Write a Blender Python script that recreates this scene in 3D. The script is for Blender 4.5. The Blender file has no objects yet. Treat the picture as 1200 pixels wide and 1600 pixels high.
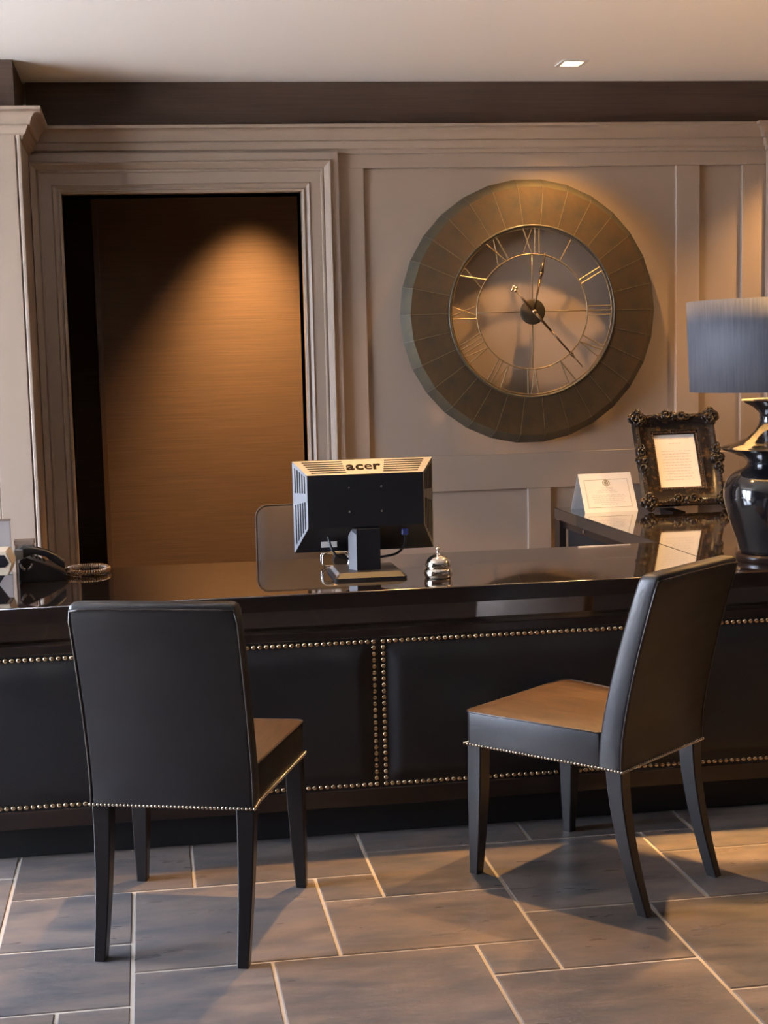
import bpy, bmesh, math, random
from mathutils import Vector, Matrix
PI = math.pi
SC = bpy.context.scene
COL = SC.collection

# ------------------------------------------------------------------ camera
CAM_H = 1.5
YAW, PIT, ROL, FPX, PX, PY = .12615, .11662, -.02815, 2115.3, 499.2, 815.1
cam = bpy.data.cameras.new('camera'); camo = bpy.data.objects.new('camera', cam); COL.objects.link(camo)
cam.sensor_fit = 'VERTICAL'; cam.sensor_height = 36; cam.sensor_width = 27
cam.lens = FPX / 1600 * 36
cam.shift_x = (600 - PX) / 1600; cam.shift_y = (PY - 800) / 1600
fw = Vector((math.sin(YAW) * math.cos(PIT), math.cos(YAW) * math.cos(PIT), -math.sin(PIT)))
rt = Vector((math.cos(YAW), -math.sin(YAW), 0)); up = rt.cross(fw)
r2 = math.cos(ROL) * rt + math.sin(ROL) * up; u2 = -math.sin(ROL) * rt + math.cos(ROL) * up
m = Matrix((r2, u2, -fw)).transposed().to_4x4(); m.translation = (0, 0, CAM_H)
camo.matrix_world = m
SC.camera = camo

# ------------------------------------------------------------------ world, daylight, exposure
SC.view_settings.view_transform = 'Standard'; SC.view_settings.look = 'None'
SC.view_settings.gamma = 1; SC.view_settings.exposure = 0.08; SC.view_settings.use_curve_mapping = False
W = bpy.data.worlds.new('sky'); SC.world = W; W.use_nodes = True
bg = W.node_tree.nodes['Background']; bg.inputs[0].default_value = (.70, .80, 1.0, 1); bg.inputs[1].default_value = 41.0
WIN = [(3.05, 4.0), (4.12, 5.05)]           # window openings along the left wall (y from, y to)
WZ0, WZ1, XL = .03, 2.45, -2.7
for i, (a, b) in enumerate(WIN):
    l = bpy.data.lights.new('window_daylight', 'AREA'); l.shape = 'RECTANGLE'; l.size = WZ1 - WZ0; l.size_y = b - a
    l.cycles.is_portal = True
    o = bpy.data.objects.new('window_daylight', l); COL.objects.link(o)
    o.location = (XL - .1, (a + b) / 2, (WZ0 + WZ1) / 2); o.rotation_euler = (0, -PI / 2, 0)
sun = bpy.data.lights.new('sun', 'SUN'); sun.energy = 215; sun.angle = math.radians(3); sun.color = (1, .95, .88)
suno = bpy.data.objects.new('sun', sun); COL.objects.link(suno); suno.rotation_euler = (math.radians(14), math.radians(-14), 0)
WARM = (1.0, .55, .19)
LAMP_W = 230.0
DOWN = [  # x, y, watts, cone degrees
    (1.867, 5.758, .62, 100), (.85, 4.42, 1.35, 80), (2.35, 4.42, 2.6, 84), (3.15, 5.758, .7, 96)]

# ------------------------------------------------------------------ helpers
def link(o, parent=None):
    COL.objects.link(o)
    if parent: o.parent = parent
    return o
def thing(name, label, cat, loc=(0, 0, 0), rz=0, group=None):
    o = bpy.data.objects.new(name, None); o.empty_display_size = .1; link(o)
    o.location = loc; o.rotation_euler = (0, 0, rz)
    o['label'] = label; o['category'] = cat
    if group: o['group'] = group
    return o
def obj(name, bm, mt, parent=None, smooth=False, kind=None, label=None, angle=None):
    me = bpy.data.meshes.new(name)
    bmesh.ops.recalc_face_normals(bm, faces=bm.faces)
    bm.to_mesh(me); bm.free()
    me.materials.append(mt)
    if smooth:
        for p in me.polygons: p.use_smooth = True
        if angle is not None:
            try: me.set_sharp_from_angle(angle=math.radians(angle))
            except Exception: pass
    o = bpy.data.objects.new(name, me); link(o, parent)
    if kind: o['kind'] = kind
    if label: o['label'] = label
    return o
def tag(o, label, cat, group=None):
    o['label'] = label; o['category'] = cat
    if group: o['group'] = group
    return o
def share(name, me, parent, loc=(0, 0, 0), rot=(0, 0, 0), scale=(1, 1, 1)):
    o = bpy.data.objects.new(name, me); link(o, parent)
    o.location = loc; o.rotation_euler = rot; o.scale = scale
    return o
def box(bm, x0, x1, y0, y1, z0, z1, bev=0, seg=1, mtx=None):
    g = bmesh.ops.create_cube(bm, size=1)
    vs = g['verts']
    for v in vs:
        v.co = Vector(((x0 + x1) / 2 + v.co.x * (x1 - x0), (y0 + y1) / 2 + v.co.y * (y1 - y0), (z0 + z1) / 2 + v.co.z * (z1 - z0)))
    if mtx:
        for v in vs: v.co = mtx @ v.co
    if bev:
        es = list({e for v in vs for e in v.link_edges})
        bmesh.ops.bevel(bm, geom=es, offset=bev, segments=seg, profile=.5, affect='EDGES')
    return bm
def boxes(*bs):
    bm = bmesh.new()
    for b in bs: box(bm, *b)
    return bm
def lathe(bm, prof, n=32, c=(0, 0, 0), cap=True):
    rings = []
    for r, z in prof:
        if r < 1e-5: rings.append([bm.verts.new((c[0], c[1], c[2] + z))])
        else: rings.append([bm.verts.new((c[0] + r * math.cos(2 * PI * k / n), c[1] + r * math.sin(2 * PI * k / n), c[2] + z)) for k in range(n)])
    for a, b in zip(rings, rings[1:]):
        for k in range(n):
            k2 = (k + 1) % n
            if len(a) == 1 and len(b) == 1: continue
            if len(a) == 1: bm.faces.new((a[0], b[k2], b[k]))
            elif len(b) == 1: bm.faces.new((a[k], a[k2], b[0]))
            else: bm.faces.new((a[k], a[k2], b[k2], b[k]))
    if cap:
        for R in (rings[0], rings[-1]):
            if len(R) > 2: bm.faces.new(R)
    return bm
def tube(bm, pts, rad, n=8, closed=False):
    pts = [Vector(p) for p in pts]; N = len(pts)
    rads = rad if isinstance(rad, (list, tuple)) else [rad] * N
    rings = []; prev = None
    for i, p in enumerate(pts):
        if closed: t = pts[(i + 1) % N] - pts[i - 1]
        else: t = pts[min(i + 1, N - 1)] - pts[max(i - 1, 0)]
        t.normalize()
        if prev is None:
            a = Vector((0, 0, 1)) if abs(t.z) < .9 else Vector((1, 0, 0))
            nrm = t.cross(a).normalized()
        else:
            nrm = prev - t * prev.dot(t)
            nrm = nrm.normalized() if nrm.length > 1e-6 else t.orthogonal().normalized()
        prev = nrm; bn = t.cross(nrm)
        rings.append([bm.verts.new(p + rads[i] * (math.cos(2 * PI * k / n) * nrm + math.sin(2 * PI * k / n) * bn)) for k in range(n)])
    M = N if closed else N - 1
    for i in range(M):
        a, b = rings[i], rings[(i + 1) % N]
        off = 0
        if closed and i == N - 1:
            off = min(range(n), key=lambda s: (a[0].co - b[s].co).length)
        for k in range(n):
            bm.faces.new((a[k], a[(k + 1) % n], b[(k + 1 + off) % n], b[(k + off) % n]))
    if not closed:
        bm.faces.new(rings[0]); bm.faces.new(rings[-1])
    return bm
def loft(bm, rings, cap=True, closed_ring=True):
    R = [[bm.verts.new(p) for p in r] for r in rings]
    n = len(R[0])
    for a, b in zip(R, R[1:]):
        for k in range(n if closed_ring else n - 1):
            bm.faces.new((a[k], a[(k + 1) % n], b[(k + 1) % n], b[k]))
    if cap:
        bm.faces.new(R[0]); bm.faces.new(R[-1])
    return bm
def rrect(x0, x1, y0, y1, r, n=4):
    """rounded rectangle outline, list of (x, y)"""
    out = []
    for cx, cy, a0 in ((x1 - r, y1 - r, 0), (x0 + r, y1 - r, 90), (x0 + r, y0 + r, 180), (x1 - r, y0 + r, 270)):
        for k in range(n + 1):
            a = math.radians(a0 + 90 * k / n)
            out.append((cx + r * math.cos(a), cy + r * math.sin(a)))
    return out
def prism(bm, pts, fn0, fn1):
    return loft(bm, [[fn0(*p) for p in pts], [fn1(*p) for p in pts]])
def miter_sweep(bm, path, prof, fn, side=1):
    """open 2D path, profile of (offset to the left*side, height)."""
    n = len(path); P = [Vector(p) for p in path]; offs = []
    for i in range(n):
        ds = []
        if i > 0: ds.append((P[i] - P[i - 1]).normalized())
        if i < n - 1: ds.append((P[i + 1] - P[i]).normalized())
        ns = [Vector((-d.y, d.x)) * side for d in ds]
        if len(ns) == 1: offs.append(ns[0])
        else:
            b = (ns[0] + ns[1]).normalized(); offs.append(b / max(.2, b.dot(ns[0])))
    rings = [[fn(*(P[i] + offs[i] * o), h) for o, h in prof] for i in range(n)]
    return loft(bm, rings)
def ellipsoid(bm, c, r, rot=None, u=8, v=5):
    g = bmesh.ops.create_uvsphere(bm, u_segments=u, v_segments=v, radius=1)
    M = Matrix.Translation(c) @ (rot.to_4x4() if rot else Matrix()) @ Matrix.Diagonal((*r, 1))
    for w in g['verts']: w.co = M @ w.co
def sstep(a, b, x):
    t = max(0, min(1, (x - a) / (b - a))); return t * t * (3 - 2 * t)

# ------------------------------------------------------------------ materials
def mat(name, col, rough=.5, metal=0, ior=1.5, var=None, bump=None, coat=0, rrand=None, rnd=0, emit=None):
    """var=(scale xyz, colour2, lo, hi, detail); bump=(scale xyz, strength, distance)"""
    mt = bpy.data.materials.new(name); mt.use_nodes = True
    nt = mt.node_tree; b = nt.nodes['Principled BSDF']; L = nt.links
    b.inputs['Base Color'].default_value = (*col, 1); b.inputs['Roughness'].default_value = rough
    b.inputs['Metallic'].default_value = metal; b.inputs['IOR'].default_value = ior
    b.inputs['Coat Weight'].default_value = coat; b.inputs['Coat Roughness'].default_value = .05
    if emit:
        b.inputs['Emission Color'].default_value = (*emit[0], 1); b.inputs['Emission Strength'].default_value = emit[1]
    tc = nt.nodes.new('ShaderNodeTexCoord')
    def noise(sc, detail, off=None):
        mp = nt.nodes.new('ShaderNodeMapping'); mp.inputs['Scale'].default_value = sc
        L.new(tc.outputs['Object'], mp.inputs['Vector'])
        if off: L.new(off, mp.inputs['Location'])
        nz = nt.nodes.new('ShaderNodeTexNoise'); nz.inputs['Scale'].default_value = 1; nz.inputs['Detail'].default_value = detail
        nz.inputs['Roughness'].default_value = .6
        L.new(mp.outputs[0], nz.inputs['Vector']); return nz.outputs['Fac']
    out = None; off = None
    if rnd:
        oi = nt.nodes.new('ShaderNodeObjectInfo')
        mu = nt.nodes.new('ShaderNodeMath'); mu.operation = 'MULTIPLY'; mu.inputs[1].default_value = 37.0
        L.new(oi.outputs['Random'], mu.inputs[0]); off = mu.outputs[0]
    if var:
        sc, c2, lo, hi, det = var
        rp = nt.nodes.new('ShaderNodeValToRGB'); rp.color_ramp.elements[0].position = lo; rp.color_ramp.elements[1].position = hi
        rp.color_ramp.elements[0].color = (*col, 1); rp.color_ramp.elements[1].color = (*c2, 1)
        L.new(noise(sc, det, off), rp.inputs[0]); out = rp.outputs[0]
    if rnd:
        hs = nt.nodes.new('ShaderNodeHueSaturation')
        mr = nt.nodes.new('ShaderNodeMapRange'); mr.inputs[3].default_value = 1 - rnd; mr.inputs[4].default_value = 1 + rnd
        L.new(oi.outputs['Random'], mr.inputs[0]); L.new(mr.outputs[0], hs.inputs['Value'])
        if out: L.new(out, hs.inputs['Color'])
        else: hs.inputs['Color'].default_value = (*col, 1)
        out = hs.outputs[0]
    if out: L.new(out, b.inputs['Base Color'])
    if bump:
        sc, st, dist = bump
        bp = nt.nodes.new('ShaderNodeBump'); bp.inputs['Strength'].default_value = st; bp.inputs['Distance'].default_value = dist
        L.new(noise(sc, 4, off), bp.inputs['Height']); L.new(bp.outputs[0], b.inputs['Normal'])
    if rrand:
        sc, lo, hi = rrand
        mr = nt.nodes.new('ShaderNodeMapRange'); mr.inputs[1].default_value = .3; mr.inputs[2].default_value = .7
        mr.inputs[3].default_value = lo; mr.inputs[4].default_value = hi
        L.new(noise(sc, 3, off), mr.inputs[0]); L.new(mr.outputs[0], b.inputs['Roughness'])
    return mt
M = {}
M['paint'] = mat('greige_paint', (.268, .203, .155), .42)
M['ceiling'] = mat('ceiling_paint', (.80, .775, .74), .9)
M['white'] = mat('white_wall', (.62, .60, .57), .8)
M['taupe'] = mat('taupe_wall', (.13, .10, .08), .8)
M['paper'] = mat('grasscloth', (.054, .027, .015), .7, var=((3, 3, 190), (.030, .015, .009), .35, .7, 4), bump=((4, 4, 260), .25, .002))
M['slate'] = mat('slate_tile', (.218, .170, .142), .42, var=((4.2, 12, 3), (.100, .096, .102), .33, .68, 8), bump=((14, 45, 10), .22, .004), rrand=((6, 20, 6), .26, .46), rnd=.22)
M['grout'] = mat('grout', (.52, .45, .37), .85)
M['lacquer'] = mat('black_lacquer', (.010, .007, .006), .025, ior=2.1, coat=1)
M['edge'] = mat('lacquered_edge', (.02, .012, .009), .2, ior=2.0)
M['wood'] = mat('dark_wood', (.022, .012, .009), .28, var=((2, 2, 40), (.012, .007, .006), .3, .7, 4))
M['wood_leg'] = mat('ebonised_leg', (.016, .013, .013), .30)
M['mirror'] = mat('bronze_mirror', (.34, .28, .24), .04, metal=1)
M['black'] = mat('matt_black', (.010, .009, .010), .6)
M['leather'] = mat('chair_leather', (.013, .0095, .011), .44, ior=1.68, var=((6, 30, 14), (.009, .007, .0085), .35, .65, 5), bump=((10, 70, 40), .16, .004), rrand=((5, 16, 10), .38, .50))
M['leather_lit_top'] = mat('lit_seat_leather', (.082, .042, .020), .40, var=((46, 6, 6), (.045, .025, .013), .35, .65, 6), bump=((60, 10, 20), .2, .004))  # dark leather coloured brown for the warm light on the seat
M['piping'] = mat('leather_piping', (.05, .036, .03), .3)
M['hide'] = mat('desk_leather', (.008, .0075, .009), .45, var=((220, 30, 420), (.015, .013, .015), .35, .7, 3), bump=((260, 40, 520), .3, .002))
M['brass'] = mat('antique_brass', (.62, .47, .30), .24, metal=1)
M['steel_nail'] = mat('pewter_nail', (.70, .60, .48), .24, metal=1)
M['chrome'] = mat('chrome', (.86, .80, .72), .07, metal=1)
M['clock'] = mat('aged_bronze', (.070, .039, .014), .48, metal=.3, var=((5, 5, 5), (.030, .025, .016), .40, .62, 7), bump=((30, 30, 30), .08, .003))
M['clock_edge'] = mat('clock_dark_edge', (.055, .05, .04), .42, metal=.4, var=((9, 9, 9), (.10, .08, .04), .45, .75, 6))
M['wire'] = mat('clock_wire', (.19, .135, .07), .38, metal=.6)
M['seam'] = mat('solder_line', (.20, .155, .09), .35, metal=.6)
M['hand'] = mat('clock_hand', (.10, .06, .03), .3, metal=.7)
M['plastic'] = mat('black_plastic', (.010, .010, .013), .38)
M['lit_grey'] = mat('lit_grey_plastic', (.14, .14, .15), .5, ior=1.5)  # black plastic greyed where window and lamp light fall on it
M['slot'] = mat('vent_slot', (.010, .009, .009), .95, ior=1.2)
M['logo'] = mat('logo_grey', (.016, .012, .010), .95, ior=1.2)
M['paperwhite'] = mat('paper', (.74, .72, .69), .7)
M['ink'] = mat('ink', (.42, .38, .36), .8)
M['inkline'] = mat('ink_border', (.30, .28, .22), .8)
M['frame'] = mat('ornate_frame', (.018, .013, .011), .24, metal=.15, var=((34, 34, 34), (.16, .09, .035), .54, .82, 4))
M['bead'] = mat('frame_bead', (.11, .06, .03), .3, metal=.4)
M['ceramic'] = mat('black_ceramic', (.008, .008, .010), .12, ior=1.6, coat=.5)
M['shade'] = mat('slub_silk', (.098, .104, .125), .7, var=((170, 170, 2.5), (.055, .06, .075), .3, .7, 4), bump=((200, 200, 4), .3, .002))
M['shade_in'] = mat('shade_lining', (.75, .70, .6), .6)
M['bulb'] = mat('bulb', (.9, .8, .6), .4, emit=((1, .62, .28), 14))
M['lampface'] = mat('downlight_glow', (.9, .8, .6), .4, emit=((1, .72, .42), 26))
M['cream'] = mat('cream_plastic', (.66, .55, .40), .35)
M['fabric'] = mat('office_chair_fabric', (.040, .026, .017), .75, bump=((300, 300, 300), .2, .002))
M['cord'] = mat('cord', (.11, .060, .024), .22, ior=1.7)  # black cord browned to carry golden lamp glints
M['blueplug'] = mat('blue_plug', (.03, .04, .16), .4)
M['trimwood'] = mat('brown_corner_trim', (.045, .025, .015), .4)
M['ground'] = mat('pavement', (.50, .48, .45), .9)
M['boxbrown'] = mat('brown_card', (.17, .11, .075), .7)
M['greycard'] = mat('grey_card', (.30, .26, .24), .6)
# thin window glass: clear with a faint reflection
gm = bpy.data.materials.new('window_glass'); gm.use_nodes = True; nt = gm.node_tree; nt.nodes.clear()
go = nt.nodes.new('ShaderNodeOutputMaterial'); gx = nt.nodes.new('ShaderNodeMixShader'); gx.inputs[0].default_value = .05
gt = nt.nodes.new('ShaderNodeBsdfTransparent'); gg = nt.nodes.new('ShaderNodeBsdfGlossy'); gg.inputs['Roughness'].default_value = .02
nt.links.new(gt.outputs[0], gx.inputs[1]); nt.links.new(gg.outputs[0], gx.inputs[2]); nt.links.new(gx.outputs[0], go.inputs[0])
M['glass'] = gm

# ------------------------------------------------------------------ the room
YW = 6.137            # face of the stiles on the back wall
YF = YW + .02         # face of the recessed panels
ZC = 2.739            # ceiling
XR = 4.3; YB = -1.7; YE = 8.3
PXE, PYF = -.449, 5.69   # right edge and front face of the pier
DX0, DX1, DZ = -.318, .736, 2.262   # door opening
def struct(name, bm, mt, parent=None, **k):
    o = obj(name, bm, mt, parent, **k)
    if not parent: o['kind'] = 'structure'
    return o
floor = struct('floor', boxes((XL - .2, XR, YB, YE, -.08, -.003)), M['grout'])
ceil = struct('ceiling', boxes((XL - .2, XR + .1, YB - .1, YE, ZC, ZC + .1)), M['ceiling'])
struct('wall_right', boxes((XR, XR + .1, YB, YW + .16, -.08, ZC)), M['taupe'])
struct('wall_rear', boxes((XL - .2, XR + .1, YB - .1, YB, -.08, ZC)), M['taupe'])
bm = boxes((XL - .2, XL, YB, YE, -.08, WZ0), (XL - .2, XL, YB, YE, WZ1, ZC))
ys = [YB] + [v for w in WIN for v in w] + [YE]
for k in range(0, len(ys), 2): box(bm, XL - .2, XL, ys[k], ys[k + 1], WZ0, WZ1)
struct('wall_left', bm, M['taupe'])
struct('ground', boxes((-14, XL - .2, -8, 14, -.2, -.1)), M['ground'])
for n, (a, b) in enumerate(WIN):
    fr = bmesh.new(); c = (a + b) / 2
    for y0, y1, z0, z1 in ((a, a + .06, WZ0, WZ1), (b - .06, b, WZ0, WZ1), (a, b, WZ0, WZ0 + .06), (a, b, WZ1 - .06, WZ1), (c - .025, c + .025, WZ0, WZ1)):
        box(fr, XL - .14, XL - .07, y0, y1, z0, z1)
    w = struct('window_%d' % (n + 1), fr, M['white'])
    for y0, y1 in ((a + .06, c - .025), (c + .025, b - .06)):
        obj('pane', boxes((XL - .108, XL - .102, y0, y1, WZ0 + .06, WZ1 - .06)), M['glass'], w)

# back wall with panelling
bm = boxes((PXE - .02, DX0, YF, YW + .16, 0, ZC), (DX1, XR, YF, YW + .16, 0, ZC), (DX0, DX1, YF, YW + .16, DZ, ZC))
wb = struct('wall_back', bm, M['paint'])
def board(name, x0, x1, z0, z1, y=YW, mt='paint', bev=.002):
    return obj(name, box(bmesh.new(), x0, x1, y, YF + .004, z0, z1, bev), M[mt], wb)
board('rail', PXE, 2.96, 2.362, 2.545)
board('frieze', PXE, XR, 2.545, ZC, mt='paper', bev=0)
board('stile', .90, 1.022, .0, 2.362)
board('rail', 1.022, 2.487, .890, 1.056)
board('stile', 2.487, 2.601, 0, 2.362)
board('stile', 1.766, 1.878, .0, .890)
board('rail', 2.601, 2.808, .885, 1.03)
board('stile', 2.808, 2.924, 0, 2.362)
board('rail', 1.022, 1.766, 0, .16); board('rail', 1.878, 2.487, 0, .16); board('rail', 2.601, 2.808, 0, .16)
board('pilaster', 2.924, XR, 0, 2.545, y=YW - .03)
# the pier at the left
wp = struct('wall_pier', boxes((XL, PXE, PYF, YW + .16, 0, 2.545)), M['paint'])
obj('frieze', boxes((XL, PXE - .015, PYF + .01, YW + .16, 2.545, ZC)), M['paper'], wp)
for x0, x1, z0, z1 in ((-.60, PXE - .017, 0, 2.46), (-1.6, -.60, 0, .16), (-1.6, -.60, .89, 1.05), (-1.6, -.60, 2.36, 2.46), (-1.75, -1.6, 0, 2.46)):
    obj('stile' if x1 - x0 < .2 else 'rail', box(bmesh.new(), x0, x1, PYF - .016, PYF, z0, z1, .003), M['paint'], wp)
obj('corner_bead', box(bmesh.new(), PXE - .012, PXE + .004, PYF - .018, PYF + .004, 0, 2.46, .004, 2), M['paint'], wp)
# cornice running over pier and back wall
prof = [(0, 2.425), (.012, 2.425), (.014, 2.440), (.024, 2.446), (.030, 2.462), (.034, 2.470), (.034, 2.476), (.046, 2.479),
        (.048, 2.486), (.053, 2.502), (.064, 2.516), (.080, 2.525), (.092, 2.528), (.092, 2.541), (0, 2.541)]
cor = struct('trim_1', miter_sweep(bmesh.new(), [(XL, PYF), (PXE, PYF), (PXE, YW), (2.924, YW), (2.924, YW - .03), (XR, YW - .03)], prof, lambda x, y, h: (x, y, h), -1), M['paint'], smooth=True, angle=28)
# door casing: inner bead, flat, raised ogee, outer flat
prof = [(0, -.16), (0, .026), (.010, .030), (.014, .022), (.022, .022), (.034, .032), (.040, .026), (.086, .026), (.090, .034), (.097, .034), (.101, .030),
        (.106, .034), (.120, .052), (.127, .055), (.132, .050), (.134, .038), (.166, .038), (.168, 0), (.168, -.03)]
prof = prof[:-1]
path = [(DX1, 0), (DX1, DZ), (DX0, DZ), (DX0, 0)]
cs = struct('trim_2', boxes((DX0 - .004, DX1 + .004, YW + .02, YW + .15, DZ, DZ + .004)), M['paint'])
names = ('casing_board',) * 3
for k in range(3):
    p3 = [path[max(0, k - 1)], path[k], path[k + 1], path[min(3, k + 2)]]
    # mitred lengths: sweep the whole path and keep the one segment
    P = [Vector(p) for p in path]; rings = []
    for i in (k, k + 1):
        ds = []
        if i > 0: ds.append((P[i] - P[i - 1]).normalized())
        if i < 3: ds.append((P[i + 1] - P[i]).normalized())
        ns = [Vector((d.y, -d.x)) for d in ds]
        if len(ns) == 1: of = ns[0]
        else:
            b_ = (ns[0] + ns[1]).normalized(); of = b_ / b_.dot(ns[0])
        rings.append([(max((P[i] + of * o).x, PXE + .001), YW - h, (P[i] + of * o).y) for o, h in prof])
    obj('casing_board', loft(bmesh.new(), rings), M['paint'], cs, smooth=True, angle=25)
bb = struct('baseboard_back', boxes((.91, 1.87, YW - .015, YW, 0, .12)), M['paint'])
# corridor behind the opening
CY = 6.95
struct('wall_corridor', boxes((-.19, 1.7, CY, CY + .1, 0, ZC)), M['paper'])
struct('wall_corridor_end', boxes((-1.5, 1.7, 8.1, 8.2, 0, ZC)), M['paper'])
struct('wall_corridor_right', boxes((1.6, 1.7, YW + .16, 8.2, 0, ZC)), M['paper'])
struct('wall_corridor_left', boxes((-1.6, -1.5, YW + .16, 8.2, 0, ZC)), M['paper'])
struct('trim_3', boxes((-.216, -.19, CY - .012, CY + .1, 0, ZC)), M['trimwood'])

# ------------------------------------------------------------------ floor tiles
GX, GY, TX0, TY0, GAP = .1757, .1775, -.44, 4.155, .0045
tiles = [(0, 0, 3, 2), (3, 0, 6, 2), (0, 2, 2, 4), (2, 2, 5, 5), (5, 2, 6, 3), (6, 0, 9, 1), (9, 0, 12, 1), (6, 1, 8, 3), (5, 3, 8, 5), (8, 1, 11, 4),
         (11, 1, 12, 2), (12, 0, 15, 2), (11, 2, 14, 4), (8, 4, 10, 6), (7, 5, 8, 6), (7, 6, 10, 9), (4, 5, 7, 8), (2, 5, 4, 7), (-1, 4, 2, 6), (1, 6, 2, 7),
         (-2, 6, 1, 8), (10, 4, 13, 7), (10, 7, 12, 9), (-3, 0, 0, 1), (-2, 1, 0, 4)]
rng = random.Random(5)
occ = set()
for a, b, c, d in tiles:
    for i in range(a, c):
        for j in range(b, d): occ.add((i, j))
I0, I1, J0, J1 = -12, 26, -22, 32
for j in range(J0, J1):
    for i in range(I0, I1):
        if (i, j) in occ: continue
        opts = [(3, 3), (3, 2), (2, 2), (3, 2), (1, 1)]; rng.shuffle(opts)
        for w, h in opts + [(1, 1)]:
            if w == 1 and (i + 1, j) not in occ and rng.random() < .6 and (w, h) != opts[-1] and i + 1 < I1: continue
            if i + w > I1 or j + h > J1 or (j < 0 and j + h > 0): continue
            cells = [(i + u, j + v) for u in range(w) for v in range(h)]
            if any(q in occ for q in cells): continue
            occ.update(cells); tiles.append((i, j, i + w, j + h)); break
tmesh = {}
def tile_mesh(w, h):
    if (w, h) not in tmesh:
        bm = box(bmesh.new(), -w * GX / 2 + GAP, w * GX / 2 - GAP, -h * GY / 2 + GAP, h * GY / 2 - GAP, -.004, 0)
        es = [e for e in bm.edges if all(v.co.z > -.001 for v in e.verts)]
        bmesh.ops.bevel(bm, geom=es, offset=.0025, segments=1, affect='EDGES')
        me = bpy.data.meshes.new('floor_tile'); bm.to_mesh(me); bm.free(); me.materials.append(M['slate']); tmesh[(w, h)] = me
    return tmesh[(w, h)]
rest = bmesh.new(); nt_ = 0
for a, b, c, d in tiles:
    cx, cy = TX0 + GX * (a + c) / 2, TY0 - GY * (b + d) / 2
    if cy > YE - .2 or cy < YB + .2 or cx > XR - .3 or cx < XL + .2: continue
    if -1.5 < cx < 3.2 and 1.9 < cy < 4.16:
        nt_ += 1
        share('floor_tile', tile_mesh(c - a, d - b), floor, (cx, cy, rng.uniform(-.0006, .0006)), (rng.uniform(-.001, .001), rng.uniform(-.001, .001), 0))
    else:
        w, h = c - a, d - b
        box(rest, cx - w * GX / 2 + GAP, cx + w * GX / 2 - GAP, cy - h * GY / 2 + GAP, cy + h * GY / 2 - GAP, -.004, 0)
obj('tile_field', rest, M['slate'], floor, kind='stuff')

# ------------------------------------------------------------------ downlights
def downlight(x, y, watts, cone, label, core=None):
    t = thing('ceiling_downlight', label, 'downlight', (x, y, ZC), 0, 'recessed ceiling downlights')
    bm = bmesh.new(); o = rrect(-.058, .058, -.058, .058, .006, 2); i = rrect(-.042, .042, -.042, .042, .006, 2)
    loft(bm, [[(p, q, 0) for p, q in o], [(p, q, -.006) for p, q in o], [(p, q, -.006) for p, q in i], [(p, q, .0) for p, q in i]], cap=False)
    obj('trim_ring', bm, M['white'], t)
    obj('lamp_face', lathe(bmesh.new(), [(0, -.001), (.03, -.001), (.036, -.004), (.034, -.0005)], 24, cap=False), M['lampface'], t)
    l = bpy.data.lights.new('bulb_light', 'SPOT'); l.energy = LAMP_W * watts; l.color = WARM; l.spot_size = math.radians(cone); l.spot_blend = .7 if y < YW else .95
    l.shadow_soft_size = .03
    lo = bpy.data.objects.new('bulb_light', l); link(lo, t); lo.location = (0, 0, -.012)
    if core:
        l = l.copy(); l.energy = LAMP_W * core[0]; l.spot_size = math.radians(core[1]); l.spot_blend = 1
        lo = bpy.data.objects.new('bulb_light', l); link(lo, t); lo.location = (0, 0, -.013); lo.rotation_euler = (math.radians(core[2]), 0, 0)
DL = ['square recessed downlight in ceiling above the wall clock', 'recessed downlight in ceiling over the monitor', 'recessed downlight in ceiling over the table lamp',
      'recessed downlight in ceiling at far right by back wall']
for (x, y, w, c), lb in zip(DOWN, DL): downlight(x, y, w, c, lb)
downlight(.56, CY - .37, 3.8, 72, 'recessed downlight inside the dark doorway recess', (2.0, 50, 9))

# ------------------------------------------------------------------ reception desk
ZT = .798; ZE = .747; YD = 4.10
desk = thing('reception_desk', 'long black lacquered reception desk with studded leather front panels', 'desk', (0, 0, 0))
DL0, DL1, SEAM = -1.35, 3.4, 1.8805
obj('worktop', box(bmesh.new(), DL0, SEAM - .001, 4.075, 4.822, ZE, ZT, .004, 3), M['lacquer'], desk)
bm = box(bmesh.new(), SEAM + .001, DL1, 4.075, 4.822, ZE, ZT)
bmesh.ops.bevel(bm, geom=[e for e in bm.edges if all(v.co.y < 4.1 for v in e.verts)], offset=.004, segments=3, affect='EDGES')
obj('worktop', bm, M['lacquer'], desk)
obj('edge_glint_bead', tube(bmesh.new(), [(DL0, 4.0765, ZT - .0036), (DL1, 4.0765, ZT - .0036)], .0034, 10), M['edge'], desk, smooth=True)  # added bead, catches lamp light as a bright line along the edge
obj('front_edge', boxes((DL0, DL1, 4.0728, 4.0755, ZE, ZT - .0045)), M['wood'], desk)
obj('mirror_strip', boxes((DL0 + .02, DL1, YD + .045, YD + .06, .668, ZE)), M['mirror'], desk, label='glossy bronze mirror strip under the worktop')
obj('rail', box(bmesh.new(), DL0 + .02, DL1, YD - .006, YD + .06, .646, .675, .003), M['wood'], desk)
obj('rail', box(bmesh.new(), DL0 + .02, DL1, YD - .006, YD + .06, .105, .163, .003), M['wood'], desk)
obj('carcass', boxes((DL0 + .02, DL1, YD + .06, 4.70, .10, ZE)), M['black'], desk)
obj('plinth', boxes((DL0 + .06, DL1, 4.152, 4.66, 0, .105)), M['black'], desk)
nm = bmesh.new(); R_ = .0088
lathe(nm, [(R_, 0), (R_ * .92, R_ * .36), (R_ * .6, R_ * .66), (0, R_ * .78)], 8, cap=False)
nme = bpy.data.meshes.new('nailhead'); nm.to_mesh(nme); nm.free(); nme.materials.append(M['brass'])
for p in nme.polygons: p.use_smooth = True
extra = bmesh.new(); nn = 0
ZN0, ZN1 = .175, .633
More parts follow.
